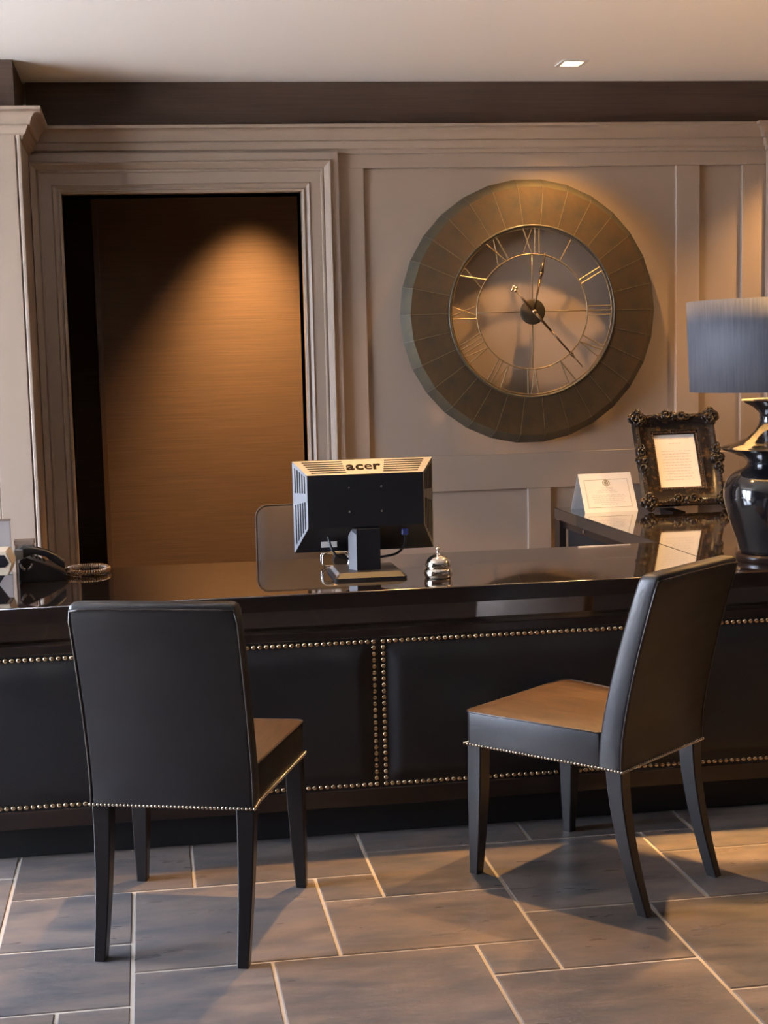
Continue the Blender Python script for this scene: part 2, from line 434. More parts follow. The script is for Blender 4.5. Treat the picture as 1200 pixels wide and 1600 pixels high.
def panel(x0, x1):
    global nn
    bm = bmesh.new(); nx, nz = 66, 24; V = []
    a0, a1, b0, b1 = x0 - .012, x1 + .012, .163, .646
    for j in range(nz + 1):
        row = []
        for i in range(nx + 1):
            # finer near the borders
            s = i / nx; t = j / nz
            s = .5 - .5 * math.cos(PI * s); t = .5 - .5 * math.cos(PI * t)
            x = a0 + s * (a1 - a0); z = b0 + t * (b1 - b0)
            d = min(x - x0, x1 - x, z - ZN0, ZN1 - z)
            h = .003 + .021 * sstep(-.004, .055, d)
            row.append(bm.verts.new((x, YD + .002 - h, z)))
        V.append(row)
    for j in range(nz):
        for i in range(nx): bm.faces.new((V[j][i], V[j][i + 1], V[j + 1][i + 1], V[j + 1][i]))
    p = obj('leather_panel', bm, M['hide'], desk, smooth=True)
    n = round((x1 - x0) / .0198); m_ = round((ZN1 - ZN0) / .0198)
    pts = [(x0 + (x1 - x0) * k / n, z) for k in range(n + 1) for z in (ZN0, ZN1)] + [(x, ZN0 + (ZN1 - ZN0) * k / m_) for k in range(1, m_) for x in (x0, x1)]
    r = random.Random(3)
    for x, z in pts:
        rot = (PI / 2 + r.uniform(-.16, .16), r.uniform(-.16, .16), 0)
        y = YD - .0015
        if -.49 < x < 1.99 and nn < 298:
            nn += 1; share('nailhead', nme, p, (x, y, z), rot)
        else:
            g = bmesh.new(); g.from_mesh(nme); g.transform(Matrix.Translation((x, y, z)) @ Matrix.Rotation(PI / 2, 4, 'X'))
            tmp = bpy.data.meshes.new('t'); g.to_mesh(tmp); g.free(); extra.from_mesh(tmp); bpy.data.meshes.remove(tmp)
panel(-.645, .679); panel(.709, 2.033); panel(2.063, 3.36)
obj('nailhead_row', extra, M['brass'], desk, smooth=True, kind='stuff')
for xd in (.694, 2.048): obj('panel_divider', boxes((xd - .004, xd + .004, YD - .003, YD + .05, .163, .646)), M['wood'], desk)

wing = thing('side_counter', 'black lacquered side counter running back to the wall', 'counter', (0, 0, 0))
bm = box(bmesh.new(), SEAM + .001, DL1, 4.8222, YW - .032, ZE, ZT)
bmesh.ops.bevel(bm, geom=[e for e in bm.edges if all(v.co.x < 2 for v in e.verts)], offset=.0025, segments=2, affect='EDGES')
obj('worktop', bm, M['lacquer'], wing)
obj('end_panel', boxes((SEAM + .012, SEAM + .04, 4.83, 4.87, 0, ZE)), M['wood'], wing)
obj('end_panel', boxes((SEAM + .004, SEAM + .034, 6.03, YW - .034, 0, ZE)), M['wood'], wing)
obj('cavity_shade_panel', boxes((SEAM + .045, SEAM + .06, 4.87, 6.03, 0, ZE)), M['black'], wing)  # black sheet stands in for the shade of the open cavity
obj('apron', boxes((SEAM + .02, SEAM + .035, 4.87, 6.03, ZE - .035, ZE)), M['wood'], wing)
obj('knob', lathe(bmesh.new(), [(0, 0), (.008, .002), (.009, .007), (0, .011)], 12, cap=False), M['chrome'], wing).matrix_local = Matrix.Translation((SEAM + .02, 5.72, ZE - .018)) @ Matrix.Rotation(-PI / 2, 4, 'Y')

# ------------------------------------------------------------------ upholstered chairs
def back_y(z):       # rear face of the backrest, leaning back
    t = max(0, (z - .44) / .495); return -.115 * (t ** 1.35)
def build_chair(label, loc, rz):
    t = thing('dining_chair', label, 'chair', loc, rz, 'leather chairs at the reception desk')
    # backrest
    rings = []
    zs = [.387, .43, .48, .54, .60, .66, .72, .78, .84, .885, .912, .926, .933]
    for z in zs:
        th = .078 - .016 * (z - .387) / .55; hw = .215 - .003 * (z - .387)
        e = max(0, z - .905) / .028; ins = .0
        if z > .905: ins = .012 * (1 - math.sqrt(max(0, 1 - min(1, e) ** 2)))
        y = back_y(z)
        rings.append([(p, q, z) for p, q in rrect(-hw + ins, hw - ins, y + ins, y + th - ins, .012, 3)])
    bk = obj('backrest', loft(bmesh.new(), rings), M['leather'], t, smooth=True, angle=50)
    for s in (-1, 1):
        obj('piping', tube(bmesh.new(), [(s * (.2135 - .003 * (z - .387)), back_y(z) + .002, z) for z in zs[:-3]] + [(s * .206, back_y(.915) + .003, .918)], .0032, 6), M['piping'], bk, smooth=True)
    obj('piping', tube(bmesh.new(), [(x, back_y(.915) + .001, .918 - .004 * abs(x / .206) ** 8) for x in [-.206 + .412 * k / 16 for k in range(17)]], .0032, 6), M['piping'], bk, smooth=True)
    # seat box and crowned seat top
    def trap(y, grow=0): return .213 + (.255 - .213) * (y - .07) / .43 + grow
    def ring(z, ins):
        out = []
        r = .022
        for cx, cy, a0 in ((1, 1, 0), (-1, 1, 90), (-1, -1, 180), (1, -1, 270)):
            y0 = .50 - r if cy > 0 else .070 + .006
            rr = r if cy > 0 else .006
            for k in range(5):
                a = math.radians(a0 + 90 * k / 4)
                hw = trap(.5 if cy > 0 else .07) - rr
                out.append((cx * hw + (rr - ins) * math.cos(a), y0 + (rr - ins) * math.sin(a), z))
        return out
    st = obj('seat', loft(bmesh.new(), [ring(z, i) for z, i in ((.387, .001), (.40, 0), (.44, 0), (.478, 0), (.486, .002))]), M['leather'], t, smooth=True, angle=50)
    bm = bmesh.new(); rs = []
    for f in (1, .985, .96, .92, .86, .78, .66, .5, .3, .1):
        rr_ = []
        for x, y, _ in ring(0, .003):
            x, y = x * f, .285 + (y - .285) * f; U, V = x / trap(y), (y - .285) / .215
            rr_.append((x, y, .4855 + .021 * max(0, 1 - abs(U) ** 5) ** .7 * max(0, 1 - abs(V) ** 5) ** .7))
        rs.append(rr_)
    obj('seat_top', loft(bm, rs), M['leather_lit_top'], st, smooth=True, label='leather seat top, browned for warm lamp light')
    rg = ring(.486, .0005)
    obj('piping', tube(bmesh.new(), rg, .003, 6, closed=True), M['piping'], st, smooth=True)
    # legs
    for s in (-1, 1):
        bm = bmesh.new()
        rings = []
        for z, w, y in ((.39, .024, .470), (.25, .0235, .471), (.12, .020, .474), (0, .0150, .478)):
            x = s * (.228 + .010 * (1 - z / .39))
            rings.append([(x + p, y + q, z) for p, q in rrect(-w, w, -w, w, .003, 1)])
        obj('leg', loft(bm, rings), M['wood_leg'], t)
        bm = bmesh.new(); rings = []
        for k in range(9):
            z = .39 * (1 - k / 8); u = k / 8
            w = .0235 - .0085 * u; y = .028 - .082 * (u ** 1.7); x = s * (.190 - .003 * u)
            rings.append([(x + p, y + q, z) for p, q in rrect(-w, w, -w * 1.08, w * 1.08, .003, 1)])
        obj('leg', loft(bm, rings), M['wood_leg'], t)
    # nailheads round the lower edge
    bm = bmesh.new()
    cor = [(-.216, -.001), (.216, -.001), (.216, .07), (.2565, .49), (.2565, .501), (-.2565, .501), (-.2565, .49), (-.216, .07), (-.216, -.001)]
    rad = .0048
    for (ax, ay), (bx_, by) in zip(cor, cor[1:]):
        L = math.hypot(bx_ - ax, by - ay); n = max(1, round(L / .0102))
        nx, ny = (by - ay) / L, -(bx_ - ax) / L
        for k in range(n):
            f = k / n
            g = bmesh.ops.create_uvsphere(bm, u_segments=6, v_segments=4, radius=rad)
            for v in g['verts']: v.co += Vector((ax + (bx_ - ax) * f, ay + (by - ay) * f, .3905))
    obj('nailhead_trim', bm, M['steel_nail'], t, smooth=True, kind='stuff')
    return t
build_chair('black leather chair with its back to the viewer, in front of the telephone', (.0265, 3.36, 0), -math.radians(17))
build_chair('black leather chair turned sideways with warm-lit seat top showing, in front of the table lamp', (1.393, 3.517, 0), math.radians(38))

# ------------------------------------------------------------------ wall clock
ck = thing('wall_clock', 'large round bronze skeleton wall clock with roman numerals', 'clock', (1.771, YW, 1.704))
NSEG = 30
RI, RO, RB = .388, .562, .600
def cyl(r, a, d): return (r * math.sin(a), -d, r * math.cos(a))
bm = bmesh.new(); h = PI / NSEG
for pr_ in (0,):
    pr = [(RI, .060), (RI, .088), (RI + .004, .090), (RO, .074), (RB, .024), (RB - .004, .018)]
    A = [[bm.verts.new(cyl(r, a, d)) for r, d in pr] for a in (-h + .0012, h - .0012)]
    for k in range(len(pr) - 1): bm.faces.new((A[0][k], A[1][k], A[1][k + 1], A[0][k + 1]))
bmesh.ops.recalc_face_normals(bm, faces=bm.faces)
for f in bm.faces:
    if f.normal.y > .2: f.normal_flip()
bmesh.ops.solidify(bm, geom=bm.faces[:], thickness=.002)
pme = bpy.data.meshes.new('rim_panel'); bm.to_mesh(pme); bm.free(); pme.materials.append(M['clock']); pme.materials.append(M['clock_edge'])
for p in pme.polygons:
    rr = math.hypot(p.center.x, p.center.z)
    if rr > RO - .002: p.material_index = 1
bm = bmesh.new(); tube(bm, [cyl(r, h, d) for r, d in ((RI + .002, .0900), (RO, .0740), (RO + .012, .058))], .0012, 5)
sme = bpy.data.meshes.new('seam_strip'); bm.to_mesh(sme); bm.free(); sme.materials.append(M['seam'])
for k in range(NSEG):
    p = share('rim_panel', pme, ck, (0, 0, 0), (0, 2 * PI * k / NSEG, 0))
    share('seam_strip', sme, p)
def ringpts(r, d, n=72): return [cyl(r, 2 * PI * k / n, d) for k in range(n)]
obj('inner_rim', tube(bmesh.new(), ringpts(RI - .002, .090), .0055, 8, True), M['clock_edge'], ck, smooth=True)
obj('wire_ring', tube(bmesh.new(), ringpts(RI - .014, .084), .0028, 6, True), M['wire'], ck, smooth=True)
RW = .259
obj('wire_ring', tube(bmesh.new(), ringpts(RW, .084), .0036, 6, True), M['wire'], ck, smooth=True)
for a in range(4): obj('cross_bar', tube(bmesh.new(), [cyl(.05, a * PI / 2, .084), cyl(RW, a * PI / 2, .084)], .0026, 6), M['wire'], ck, smooth=True)
for n, s in enumerate(['XII', 'I', 'II', 'III', 'IV', 'V', 'VI', 'VII', 'VIII', 'IX', 'X', 'XI']):
    a = n * PI / 6; wd = {'I': .020, 'V': .046, 'X': .050}
    tot = sum(wd[c] for c in s); u = -tot / 2; bm = bmesh.new()
    def pt(u_, v_):
        r = RW + (RI - .014 - RW) * v_
        q = Vector(cyl(r, a, .084)) + Vector((math.cos(a), 0, -math.sin(a))) * u_
        return q
    for c in s:
        w = wd[c]
        if c == 'I': st = [((u + w / 2, 0), (u + w / 2, 1), .0034)]
        elif c == 'V': st = [((u + w * .1, 1), (u + w / 2, 0), .0036), ((u + w * .9, 1), (u + w / 2, 0), .0026)]
        else: st = [((u + w * .08, 1), (u + w * .92, 0), .0036), ((u + w * .92, 1), (u + w * .08, 0), .0026)]
        for p, q, r in st: tube(bm, [pt(*p), pt(*q)], r, 6)
        u += w
    obj('numeral', bm, M['wire'], ck)
def ydisc(prof, d, x=0, z=0, n=24):
    bm = bmesh.new(); lathe(bm, prof, n); bm.transform(Matrix.Translation((x, -d, z)) @ Matrix.Rotation(PI / 2, 4, 'X')); return bm
obj('hub', ydisc([(.058, 0), (.058, .006), (.050, .010), (.0, .011)], .086), M['clock'], ck, smooth=True, angle=40)
obj('movement_box', box(bmesh.new(), -.03, .03, -.084, -.04, -.03, .03, .003), M['black'], ck)
for a in range(4): obj('wall_bracket', tube(bmesh.new(), [cyl(.45, a * PI / 2 + .3, .001), cyl(.45, a * PI / 2 + .3, .08)], .008, 8), M['clock_edge'], ck)
def hand(ang, parts, d):
    bm = bmesh.new()
    for r0, r1, w0, w1 in parts:
        tube(bm, [cyl(r0, ang, d), cyl((r0 + r1) / 2, ang, d), cyl(r1, ang, d)], [w0, (w0 + w1) / 2, w1], 6)
    return bm
ha = math.atan2(1.830 - 1.774, 1.968 - 1.705); ma = math.atan2(2.001 - 1.774, 1.449 - 1.705)
obj('hour_hand', hand(ha, [(0, .15, .0045, .0055), (.15, .178, .0055, .012), (.178, .225, .012, .005), (.225, .27, .005, .002)], .104), M['hand'], ck, smooth=True)
mh = obj('minute_hand', hand(ma, [(-.125, 0, .004, .008), (0, .12, .007, .005), (.12, .25, .005, .004), (.25, .262, .004, .009), (.262, .28, .009, .004), (.28, .342, .004, .002)], .112), M['hand'], ck, smooth=True)
bm = bmesh.new(); ce = Vector(cyl(-.138, ma, .112))
for k in range(4):
    ellipsoid(bm, ce + Vector((math.cos(k * PI / 2 + .4) * .009, 0, math.sin(k * PI / 2 + .4) * .009)), (.009, .007, .009), u=10, v=6)
obj('counterweight', bm, M['brass'], mh, smooth=True)
obj('centre_nut', ydisc([(.012, 0), (.012, .006), (.006, .012), (0, .013)], .116, n=12), M['brass'], ck, smooth=True)

# ------------------------------------------------------------------ monitor
mo = thing('computer_monitor', 'black computer monitor seen from behind, standing on the desk', 'monitor', (.709, 4.40, ZT), math.radians(-1))
hw, zb, zt_ = .234, .078, .382         # outer shell
px_, pz0, pz1 = .192, .165, .338       # rear plateau
yb_, yp = 0.02, -.038                  # shell back edge, plateau plane
obj('screen_bezel', box(bmesh.new(), -hw, hw, yb_, yb_ + .022, zb, zt_, .004, 2), M['plastic'], mo)
obj('screen', boxes((-hw + .016, hw - .016, yb_ + .021, yb_ + .0225, zb + .02, zt_ - .016)), M['black'], mo)
O = [(-hw, zb), (hw, zb), (hw, zt_), (-hw, zt_)]; I = [(-px_, pz0), (px_, pz0), (px_, pz1), (-px_, pz1)]
def quad(pts, th=.003):
    q = [Vector(p) for p in pts]; n = (q[1] - q[0]).cross(q[3] - q[0]).normalized(); c = sum(q, Vector()) / 4
    if n.dot(c - Vector((0, .05, .20 if c.z > .06 else -.1))) < 0: n = -n
    return loft(bmesh.new(), [q, [p - n * th for p in q]])
o3 = [(x, yb_, z) for x, z in O]; i3 = [(x, yp, z) for x, z in I]
obj('back_cover', quad(i3[::-1]), M['plastic'], mo)
obj('lower_bevel', quad([o3[0], o3[1], i3[1], i3[0]]), M['plastic'], mo)
bev = {}
for nm_, q in (('top_bevel', [o3[3], o3[2], i3[2], i3[3]]), ('side_bevel', [o3[0], o3[3], i3[3], i3[0]]), ('side_bevel', [o3[2], o3[1], i3[1], i3[2]])):
    bev.setdefault(nm_, []).append(obj(nm_, quad(q), M['lit_grey'], mo, label='slotted bevel, greyed for reflected light'))  # paler faces carry the reflections on the black shell
def lerp3(a, b, t): return Vector(a) * (1 - t) + Vector(b) * t
def slot(parent, A, B, Cc, D, s0, s1, t0, t1, mt='slot', nm_='vent_slot', lift=.0006):
    """A,B outer edge; D,Cc inner edge; t across the bevel"""
    a0, a1 = lerp3(A, D, t0), lerp3(B, Cc, t0); b0, b1 = lerp3(A, D, t1), lerp3(B, Cc, t1)
    q = [lerp3(a0, a1, s0), lerp3(a0, a1, s1), lerp3(b0, b1, s1), lerp3(b0, b1, s0)]
    n = (q[1] - q[0]).cross(q[3] - q[0]).normalized()
    c = sum(q, Vector()) / 4
    if n.dot(c - Vector((0, .03, .24))) < 0: n = -n
    bm = bmesh.new()
    loft(bm, [[p - n * .002 for p in q], [p + n * lift for p in q]])
    return obj(nm_, bm, M[mt], parent)
A, B, Cc, D = o3[3], o3[2], i3[2], i3[3]
for k in range(6):
    t0 = .10 + .145 * k; e = .10 * (1 - (t0)) * 0
    slot(bev['top_bevel'][0], A, B, Cc, D, .055, .345, t0, t0 + .055)
    slot(bev['top_bevel'][0], A, B, Cc, D, .655, .945, t0, t0 + .055)
for sb, (A, B, Cc, D) in zip(bev['side_bevel'], ((o3[0], o3[3], i3[3], i3[0]), (o3[1], o3[2], i3[2], i3[1]))):
    for k in range(5):
        t0 = .14 + .16 * k
        slot(sb, A, B, Cc, D, .06, .52, t0, t0 + .07); slot(sb, A, B, Cc, D, .66, .95, t0, t0 + .07)
# maker's name on the top bevel
A, B, Cc, D = o3[3], o3[2], i3[2], i3[3]
vx = Vector((1, 0, 0)); vu = (Vector(A) - Vector(D)); vu.x = 0; blen = vu.length; vu.normalize(); vn = vx.cross(vu)
cur = 0; lbm = bmesh.new()
dg = None
for ch, off in (('a', .030), ('c', .030), ('e', .004), ('r', .030)):
    cu = bpy.data.curves.new('txt', 'FONT'); cu.body = ch; cu.size = 1; cu.offset = off; cu.extrude = .01
    to = bpy.data.objects.new('txt', cu); COL.objects.link(to); bpy.context.view_layer.update()
    me = bpy.data.meshes.new_from_object(to.evaluated_get(bpy.context.evaluated_depsgraph_get()))
    xs = [v.co.x for v in me.vertices]; x0, x1 = min(xs), max(xs)
    for v in me.vertices: v.co.x += cur - x0
    cur += (x1 - x0) + .05
    lbm.from_mesh(me); bpy.data.objects.remove(to); bpy.data.meshes.remove(me)
TW = .118; sx = TW / cur; sy = .052
for v in lbm.verts:
    q = Vector((0, 0, 0)) + vx * ((v.co.x - cur / 2) * sx + .0) + vu * ((v.co.y - .27) * sy)
    base = (Vector(A) + Vector(B) + Vector(Cc) + Vector(D)) / 4
    v.co = base + q + vn * (v.co.z * .06 + .0004)
obj('maker_logo', lbm, M['logo'], bev['top_bevel'][0], label='dark lettering on the top bevel')
for x in (-.055, .052):
    for z in (.215, .295):
        obj('screw', ydisc([(.004, 0), (.004, .001), (0, .0018)], -yp + .0005, x, z, 8), M['chrome'], mo)
# stand
obj('stand_neck', prism(bmesh.new(), [(-.036, -.054), (.042, -.054), (.042, -.012), (-.058, -.012), (-.058, -.016)], lambda x, y: (x, y, .018), lambda x, y: (x, y, .158)), M['plastic'], mo)
obj('neck_edge', quad([(-.0368, -.0542, .02), (-.0368, -.0542, .140), (-.0588, -.0162, .160), (-.0588, -.0162, .02)], .002), M['lit_grey'], mo)  # pale sheet for the daylit side of the black neck
bm = bmesh.new()
loft(bm, [[(x, y, 0) for x, y in rrect(-.118, .118, -.125, .115, .008, 2)], [(x, y, .008) for x, y in rrect(-.118, .118, -.125, .115, .008, 2)], [(x, y, .022) for x, y in rrect(-.100, .100, -.098, .095, .006, 2)]])
fo = obj('stand_foot', bm, M['plastic'], mo)
obj('foot_bevel', quad([(-.112, -.119, .0098), (.112, -.119, .0098), (.098, -.098, .0218), (-.098, -.098, .0218)], .001), M['lit_grey'], fo)  # pale sheets for light caught by the black foot's slopes
obj('foot_bevel', quad([(-.1165, -.119, .0088), (-.1165, .11, .0088), (-.101, .09, .0218), (-.101, -.096, .0218)], .001), M['lit_grey'], fo)
obj('sticker', boxes((-.148, -.095, -.012, -.0105, .096, .122)), M['paperwhite'], mo, label='white rating sticker').matrix_local = Matrix.Translation((0, .0075, 0))
obj('cable_plug', box(bmesh.new(), .118, .140, -.035, -.008, .130, .152, .003), M['blueplug'], mo)
def curve(pts, n=24):
    P = [Vector(p) for p in pts]; P = [P[0]] + P + [P[-1]]; out = []
    for i in range(1, len(P) - 2):
        for k in range(n // (len(P) - 3)):
            t = k / (n // (len(P) - 3)); a, b, c, d = P[i - 1:i + 3]
            out.append(.5 * ((2 * b) + (c - a) * t + (2 * a - 5 * b + 4 * c - d) * t * t + (3 * b - a - 3 * c + d) * t ** 3))
    out.append(P[-2]); return out
obj('cable', tube(bmesh.new(), curve([(.130, -.02, .132), (.128, -.025, .10), (.105, -.02, .07), (.06, .01, .055), (.0, .03, .045)]), .0042, 8), M['plastic'], mo, smooth=True)
obj('cable', tube(bmesh.new(), curve([(-.125, -.012, .135), (-.118, -.03, .10), (-.10, -.03, .072), (-.06, .0, .055), (.0, .03, .045)]), .0042, 8), M['plastic'], mo, smooth=True)

# chrome wire holder behind the foot
wh = thing('wire_holder', 'small chrome wire holder beside the monitor foot', 'holder', (.63, 4.575, ZT))
loop = [(x, 0, z) for x, z in rrect(-.045, .045, .004, .056, .016, 5)]
obj('wire_loop', tube(bmesh.new(), [(x, -.02, z) for x, _, z in loop], .0028, 8, True), M['chrome'], wh, smooth=True)
obj('wire_loop', tube(bmesh.new(), [(x, .02, z) for x, _, z in loop], .0028, 8, True), M['chrome'], wh, smooth=True)
obj('wire_loop', tube(bmesh.new(), [(x, y, .052) for x, y in rrect(-.045, .045, -.022, .022, .018, 5)], .0028, 8, True), M['chrome'], wh, smooth=True)
obj('roll', ydisc([(.024, 0), (.026, .003), (.026, .027), (.024, .03)], -.012, .018, .027, 20), M['plastic'], wh, smooth=True, angle=40)

# ------------------------------------------------------------------ service bell
bl = thing('service_bell', 'round polished metal service bell on the desk edge', 'bell', (.924, 4.262, ZT))
obj('base', lathe(bmesh.new(), [(0, 0), (.040, 0), (.043, .003), (.045, .010), (.046, .018), (.044, .027), (.039, .033), (.030, .035), (0, .035)], 40, cap=False), M['chrome'], bl, smooth=True)
obj('dome', lathe(bmesh.new(), [(.030, .034), (.040, .036), (.0415, .041), (.040, .050), (.035, .060), (.027, .068), (.017, .073), (.009, .075), (0, .075)], 40, cap=False), M['chrome'], bl, smooth=True)
obj('button', lathe(bmesh.new(), [(.010, .074), (.008, .077), (.004, .079), (.0035, .090), (.007, .092), (.008, .095), (.006, .099), (0, .100)], 20, cap=False), M['chrome'], bl, smooth=True)

# ------------------------------------------------------------------ telephone with coiled cord
ph = thing('telephone', 'black desk telephone with coiled cord at the left of the desk', 'telephone', (-.372, 4.66, ZT), math.radians(-84)); ph.scale = (1, .74, 1)
bm = bmesh.new()
pf = [(-.10, 0), (.115, 0), (.115, .020), (.03, .050), (-.07, .082), (-.10, .070)]
prism(bm, pf, lambda y, z: (-.085, y, z), lambda y, z: (.075, y, z))
bmesh.ops.bevel(bm, geom=bm.edges[:], offset=.006, segments=2, affect='EDGES')
obj('body', bm, M['plastic'], ph, smooth=True, angle=40)
hs_ = bmesh.new()
cl = [(.058, -.108, .092), (.058, -.075, .102), (.058, -.03, .104), (.058, .02, .094), (.058, .07, .070), (.058, .105, .050)]
rings = []
for k, (x, y, z) in enumerate(cl):
    w = (.024, .026, .020, .019, .024, .023)[k]; t_ = (.016, .020, .013, .013, .018, .014)[k]
    rings.append([(x + p, y, z + q) for p, q in rrect(-w, w, -t_, t_, .008, 3)])
obj('handset', loft(hs_, rings), M['plastic'], ph, smooth=True, angle=50)
obj('end_cap', box(bmesh.new(), .060, .0855, -.116, -.078, .078, .112, .003, 2), M['lit_grey'], ph, label='end of the handset, greyed for daylight')  # grey block stands for daylight on the black handset end
for s0, s1 in ((195, 262), (280, 345)):
    obj('cradle_ring', tube(bmesh.new(), [(.0765, -.066 + .027 * math.cos(math.radians(a)), .068 + .026 * math.sin(math.radians(a))) for a in range(s0, s1, 8)], .0045, 6), M['lit_grey'], ph, smooth=True)
bt = box(bmesh.new(), -.006, .006, -.005, .005, 0, .004, .001); btm = bpy.data.meshes.new('key'); bt.to_mesh(btm); bt.free(); btm.materials.append(M['slot'])
for i in range(3):
    for j in range(4): share('key', btm, ph, (-.06 + i * .022, j * .019 - .04, .0733 - (j * .019) * .32 - .002), (math.radians(-18), 0, 0))
# coiled cord loop lying on the desk
pts = []; base = []
for k in range(0, 41):
    a = math.radians(190 + 330 * k / 40); base.append(Vector((-.217 + .070 * math.cos(a), 4.725 + .085 * math.sin(a), ZT + .0115)))
base = [Vector((-.285, 4.665, ZT + .022)), Vector((-.287, 4.69, ZT + .014))] + base
def resample(P, n):
    L = [0]
    for a, b in zip(P, P[1:]): L.append(L[-1] + (b - a).length)
    out = []; j = 0
    for k in range(n):
        s = L[-1] * k / (n - 1)
        while j < len(L) - 2 and L[j + 1] < s: j += 1
        out.append(P[j].lerp(P[j + 1], (s - L[j]) / max(1e-9, L[j + 1] - L[j])))
    return out
turns = 58; n = turns * 9; R = resample(base, n)
for k, p in enumerate(R):
    t = (R[min(k + 1, n - 1)] - R[max(k - 1, 0)]).normalized(); s = t.cross(Vector((0, 0, 1))); a = 2 * PI * turns * k / n
    pts.append(p + .0078 * (math.cos(a) * s + math.sin(a) * Vector((0, 0, 1))))
bm = tube(bmesh.new(), pts, .0027, 6); bm.transform((Matrix.Translation(ph.location) @ Matrix.Rotation(ph.rotation_euler.z, 4, 'Z') @ Matrix.Diagonal((1, .74, 1, 1))).inverted())
obj('coiled_cord', bm, M['cord'], ph, smooth=True)

# ------------------------------------------------------------------ things at the left end of the desk
dv = thing('counter_terminal', 'cream edged counter terminal with dark face at left edge of desk', 'terminal', (-.607, 4.43, ZT))
hexp = [(-.14, .050), (.150, .047), (.163, .085), (.146, .125), (-.14, .126)]
bm = prism(bmesh.new(), hexp, lambda x, z: (x, 0, z), lambda x, z: (x + .0, .14, z)); bmesh.ops.bevel(bm, geom=bm.edges[:], offset=.003, segments=2, affect='EDGES')
obj('shell', bm, M['cream'], dv)
inn = [(-.13, .078), (.140, .074), (.152, .086), (.139, .114), (-.13, .116)]
obj('face', prism(bmesh.new(), inn, lambda x, z: (x, -.0015, z), lambda x, z: (x, .004, z)), M['plastic'], dv)
obj('stand', prism(bmesh.new(), [(-.13, 0), (.105, 0), (.140, .05), (-.13, .05)], lambda x, z: (x, .006, z), lambda x, z: (x, .12, z)), M['plastic'], dv)
gc = thing('display_card', 'grey upright display card behind the counter terminal', 'card', (-.55, 4.77, ZT))
obj('board', box(bmesh.new(), -.12, .072, 0, .006, 0, .19, .001), M['greycard'], gc)
obj('edge_strip', box(bmesh.new(), -.122, .074, -.001, .007, .188, .196, .001), M['boxbrown'], gc)
obj('strut', prism(bmesh.new(), [(0.006, .002), (.035, .002), (.006, .12)], lambda y, z: (-.03, y, z), lambda y, z: (-.026, y, z)), M['greycard'], gc)
cb = thing('card_box', 'small brown box on the desk behind the telephone', 'box', (-.435, 4.795, ZT))
obj('carton', box(bmesh.new(), -.032, .032, -.015, .022, 0, .115, .001), M['boxbrown'], cb)
obj('lid', box(bmesh.new(), -.034, .034, -.017, .024, .100, .118, .001), M['boxbrown'], cb)

# ------------------------------------------------------------------ office chair behind the desk
oc = thing('office_chair', 'dark brown fabric office chair back showing behind the monitor', 'chair', (.64, 5.16, 0), 0)
out = rrect(-.235, .235, .48, .965, .045, 6)
bm = bmesh.new(); rings = []
for y, ins in ((-.012, .010), (-.004, .0), (.030, .0), (.040, .010)):
    cx_, cz_ = 0, .72
    rings.append([((x) * (1 - ins / .235), y - .12 * ((z - .6)) * 0 + .03 * (x / .235) ** 2 * -1, cz_ + (z - cz_) * (1 - ins / .24)) for x, z in out])
obj('backrest', loft(bm, rings), M['fabric'], oc, smooth=True, angle=50)
obj('edge_piping', tube(bmesh.new(), [(x, -.006 - .03 * (x / .235) ** 2, z) for x, z in out], .0035, 6, True), M['fabric'], oc, smooth=True)
bm = bmesh.new(); loft(bm, [[(x, y, z) for x, y in rrect(-.24 + i, .24 - i, .03 + i, .50 - i, .06, 4)] for z, i in ((.42, .01), (.43, 0), (.48, 0), (.495, .015))])
obj('seat', bm, M['fabric'], oc, smooth=True, angle=50)
obj('back_bar', tube(bmesh.new(), curve([(0, .25, .42), (0, .03, .41), (0, -.03, .46), (0, -.022, .62)]), .016, 8), M['plastic'], oc, smooth=True)
obj('gas_column', lathe(bmesh.new(), [(.03, .09), (.03, .22), (.018, .22), (.018, .42)], 16, (0, .26, 0)), M['plastic'], oc, smooth=True, angle=40)
for k in range(5):
    a = 2 * PI * k / 5 + .3; d = Vector((math.cos(a), math.sin(a), 0))
    lg = obj('base_arm', tube(bmesh.new(), [Vector((0, .26, .10)) + d * .02, Vector((0, .26, .085)) + d * .26], [.02, .013], 8), M['plastic'], oc, smooth=True)
    bm = bmesh.new(); lathe(bm, [(.027, -.016), (.029, 0), (.027, .016)], 14)
    bm.transform(Matrix.Translation(Vector((0, .26, .029)) + d * .26) @ Matrix.Rotation(a, 4, 'Z') @ Matrix.Rotation(PI / 2, 4, 'X'))
    box(bm, d.x * .26 - .006, d.x * .26 + .006, .26 + d.y * .26 - .006, .26 + d.y * .26 + .006, .05, .085)
    obj('caster', bm, M['plastic'], lg, smooth=True, angle=40)

# ------------------------------------------------------------------ tent card and ornate frame on the side counter
def text_rows(bm, rows, x0, x1, y, seed, hgt):
    r = random.Random(seed)
    for z, a, b in rows:
        x = a
        while x < b - .004:
            w = min(r.uniform(.006, .02), b - x); box(bm, x, x + w, y - .0003, y, z - hgt / 2, z + hgt / 2); x += w + .0035
    return bm
tc_ = thing('tent_card', 'small folded white tent card standing left of the ornate frame', 'card', (2.068, 5.84, ZT), math.radians(3))
TH, TD = .190, .095      # slope height, half depth
ang = math.atan2(TD, TH * .93)
fr_ = Matrix.Rotation(-ang, 4, 'X')
def leaf(nm, sgn, y):
    o = obj(nm, boxes((-.126, .126, 0, .0012, 0, TH)), M['paperwhite'], tc_)
    o.matrix_local = Matrix.Translation((0, y, 0)) @ Matrix.Rotation(-sgn * ang, 4, 'X'); return o
lf = leaf('front_leaf', 1, 0); leaf('back_leaf', -1, 2 * TH * math.sin(ang))
bm = bmesh.new()
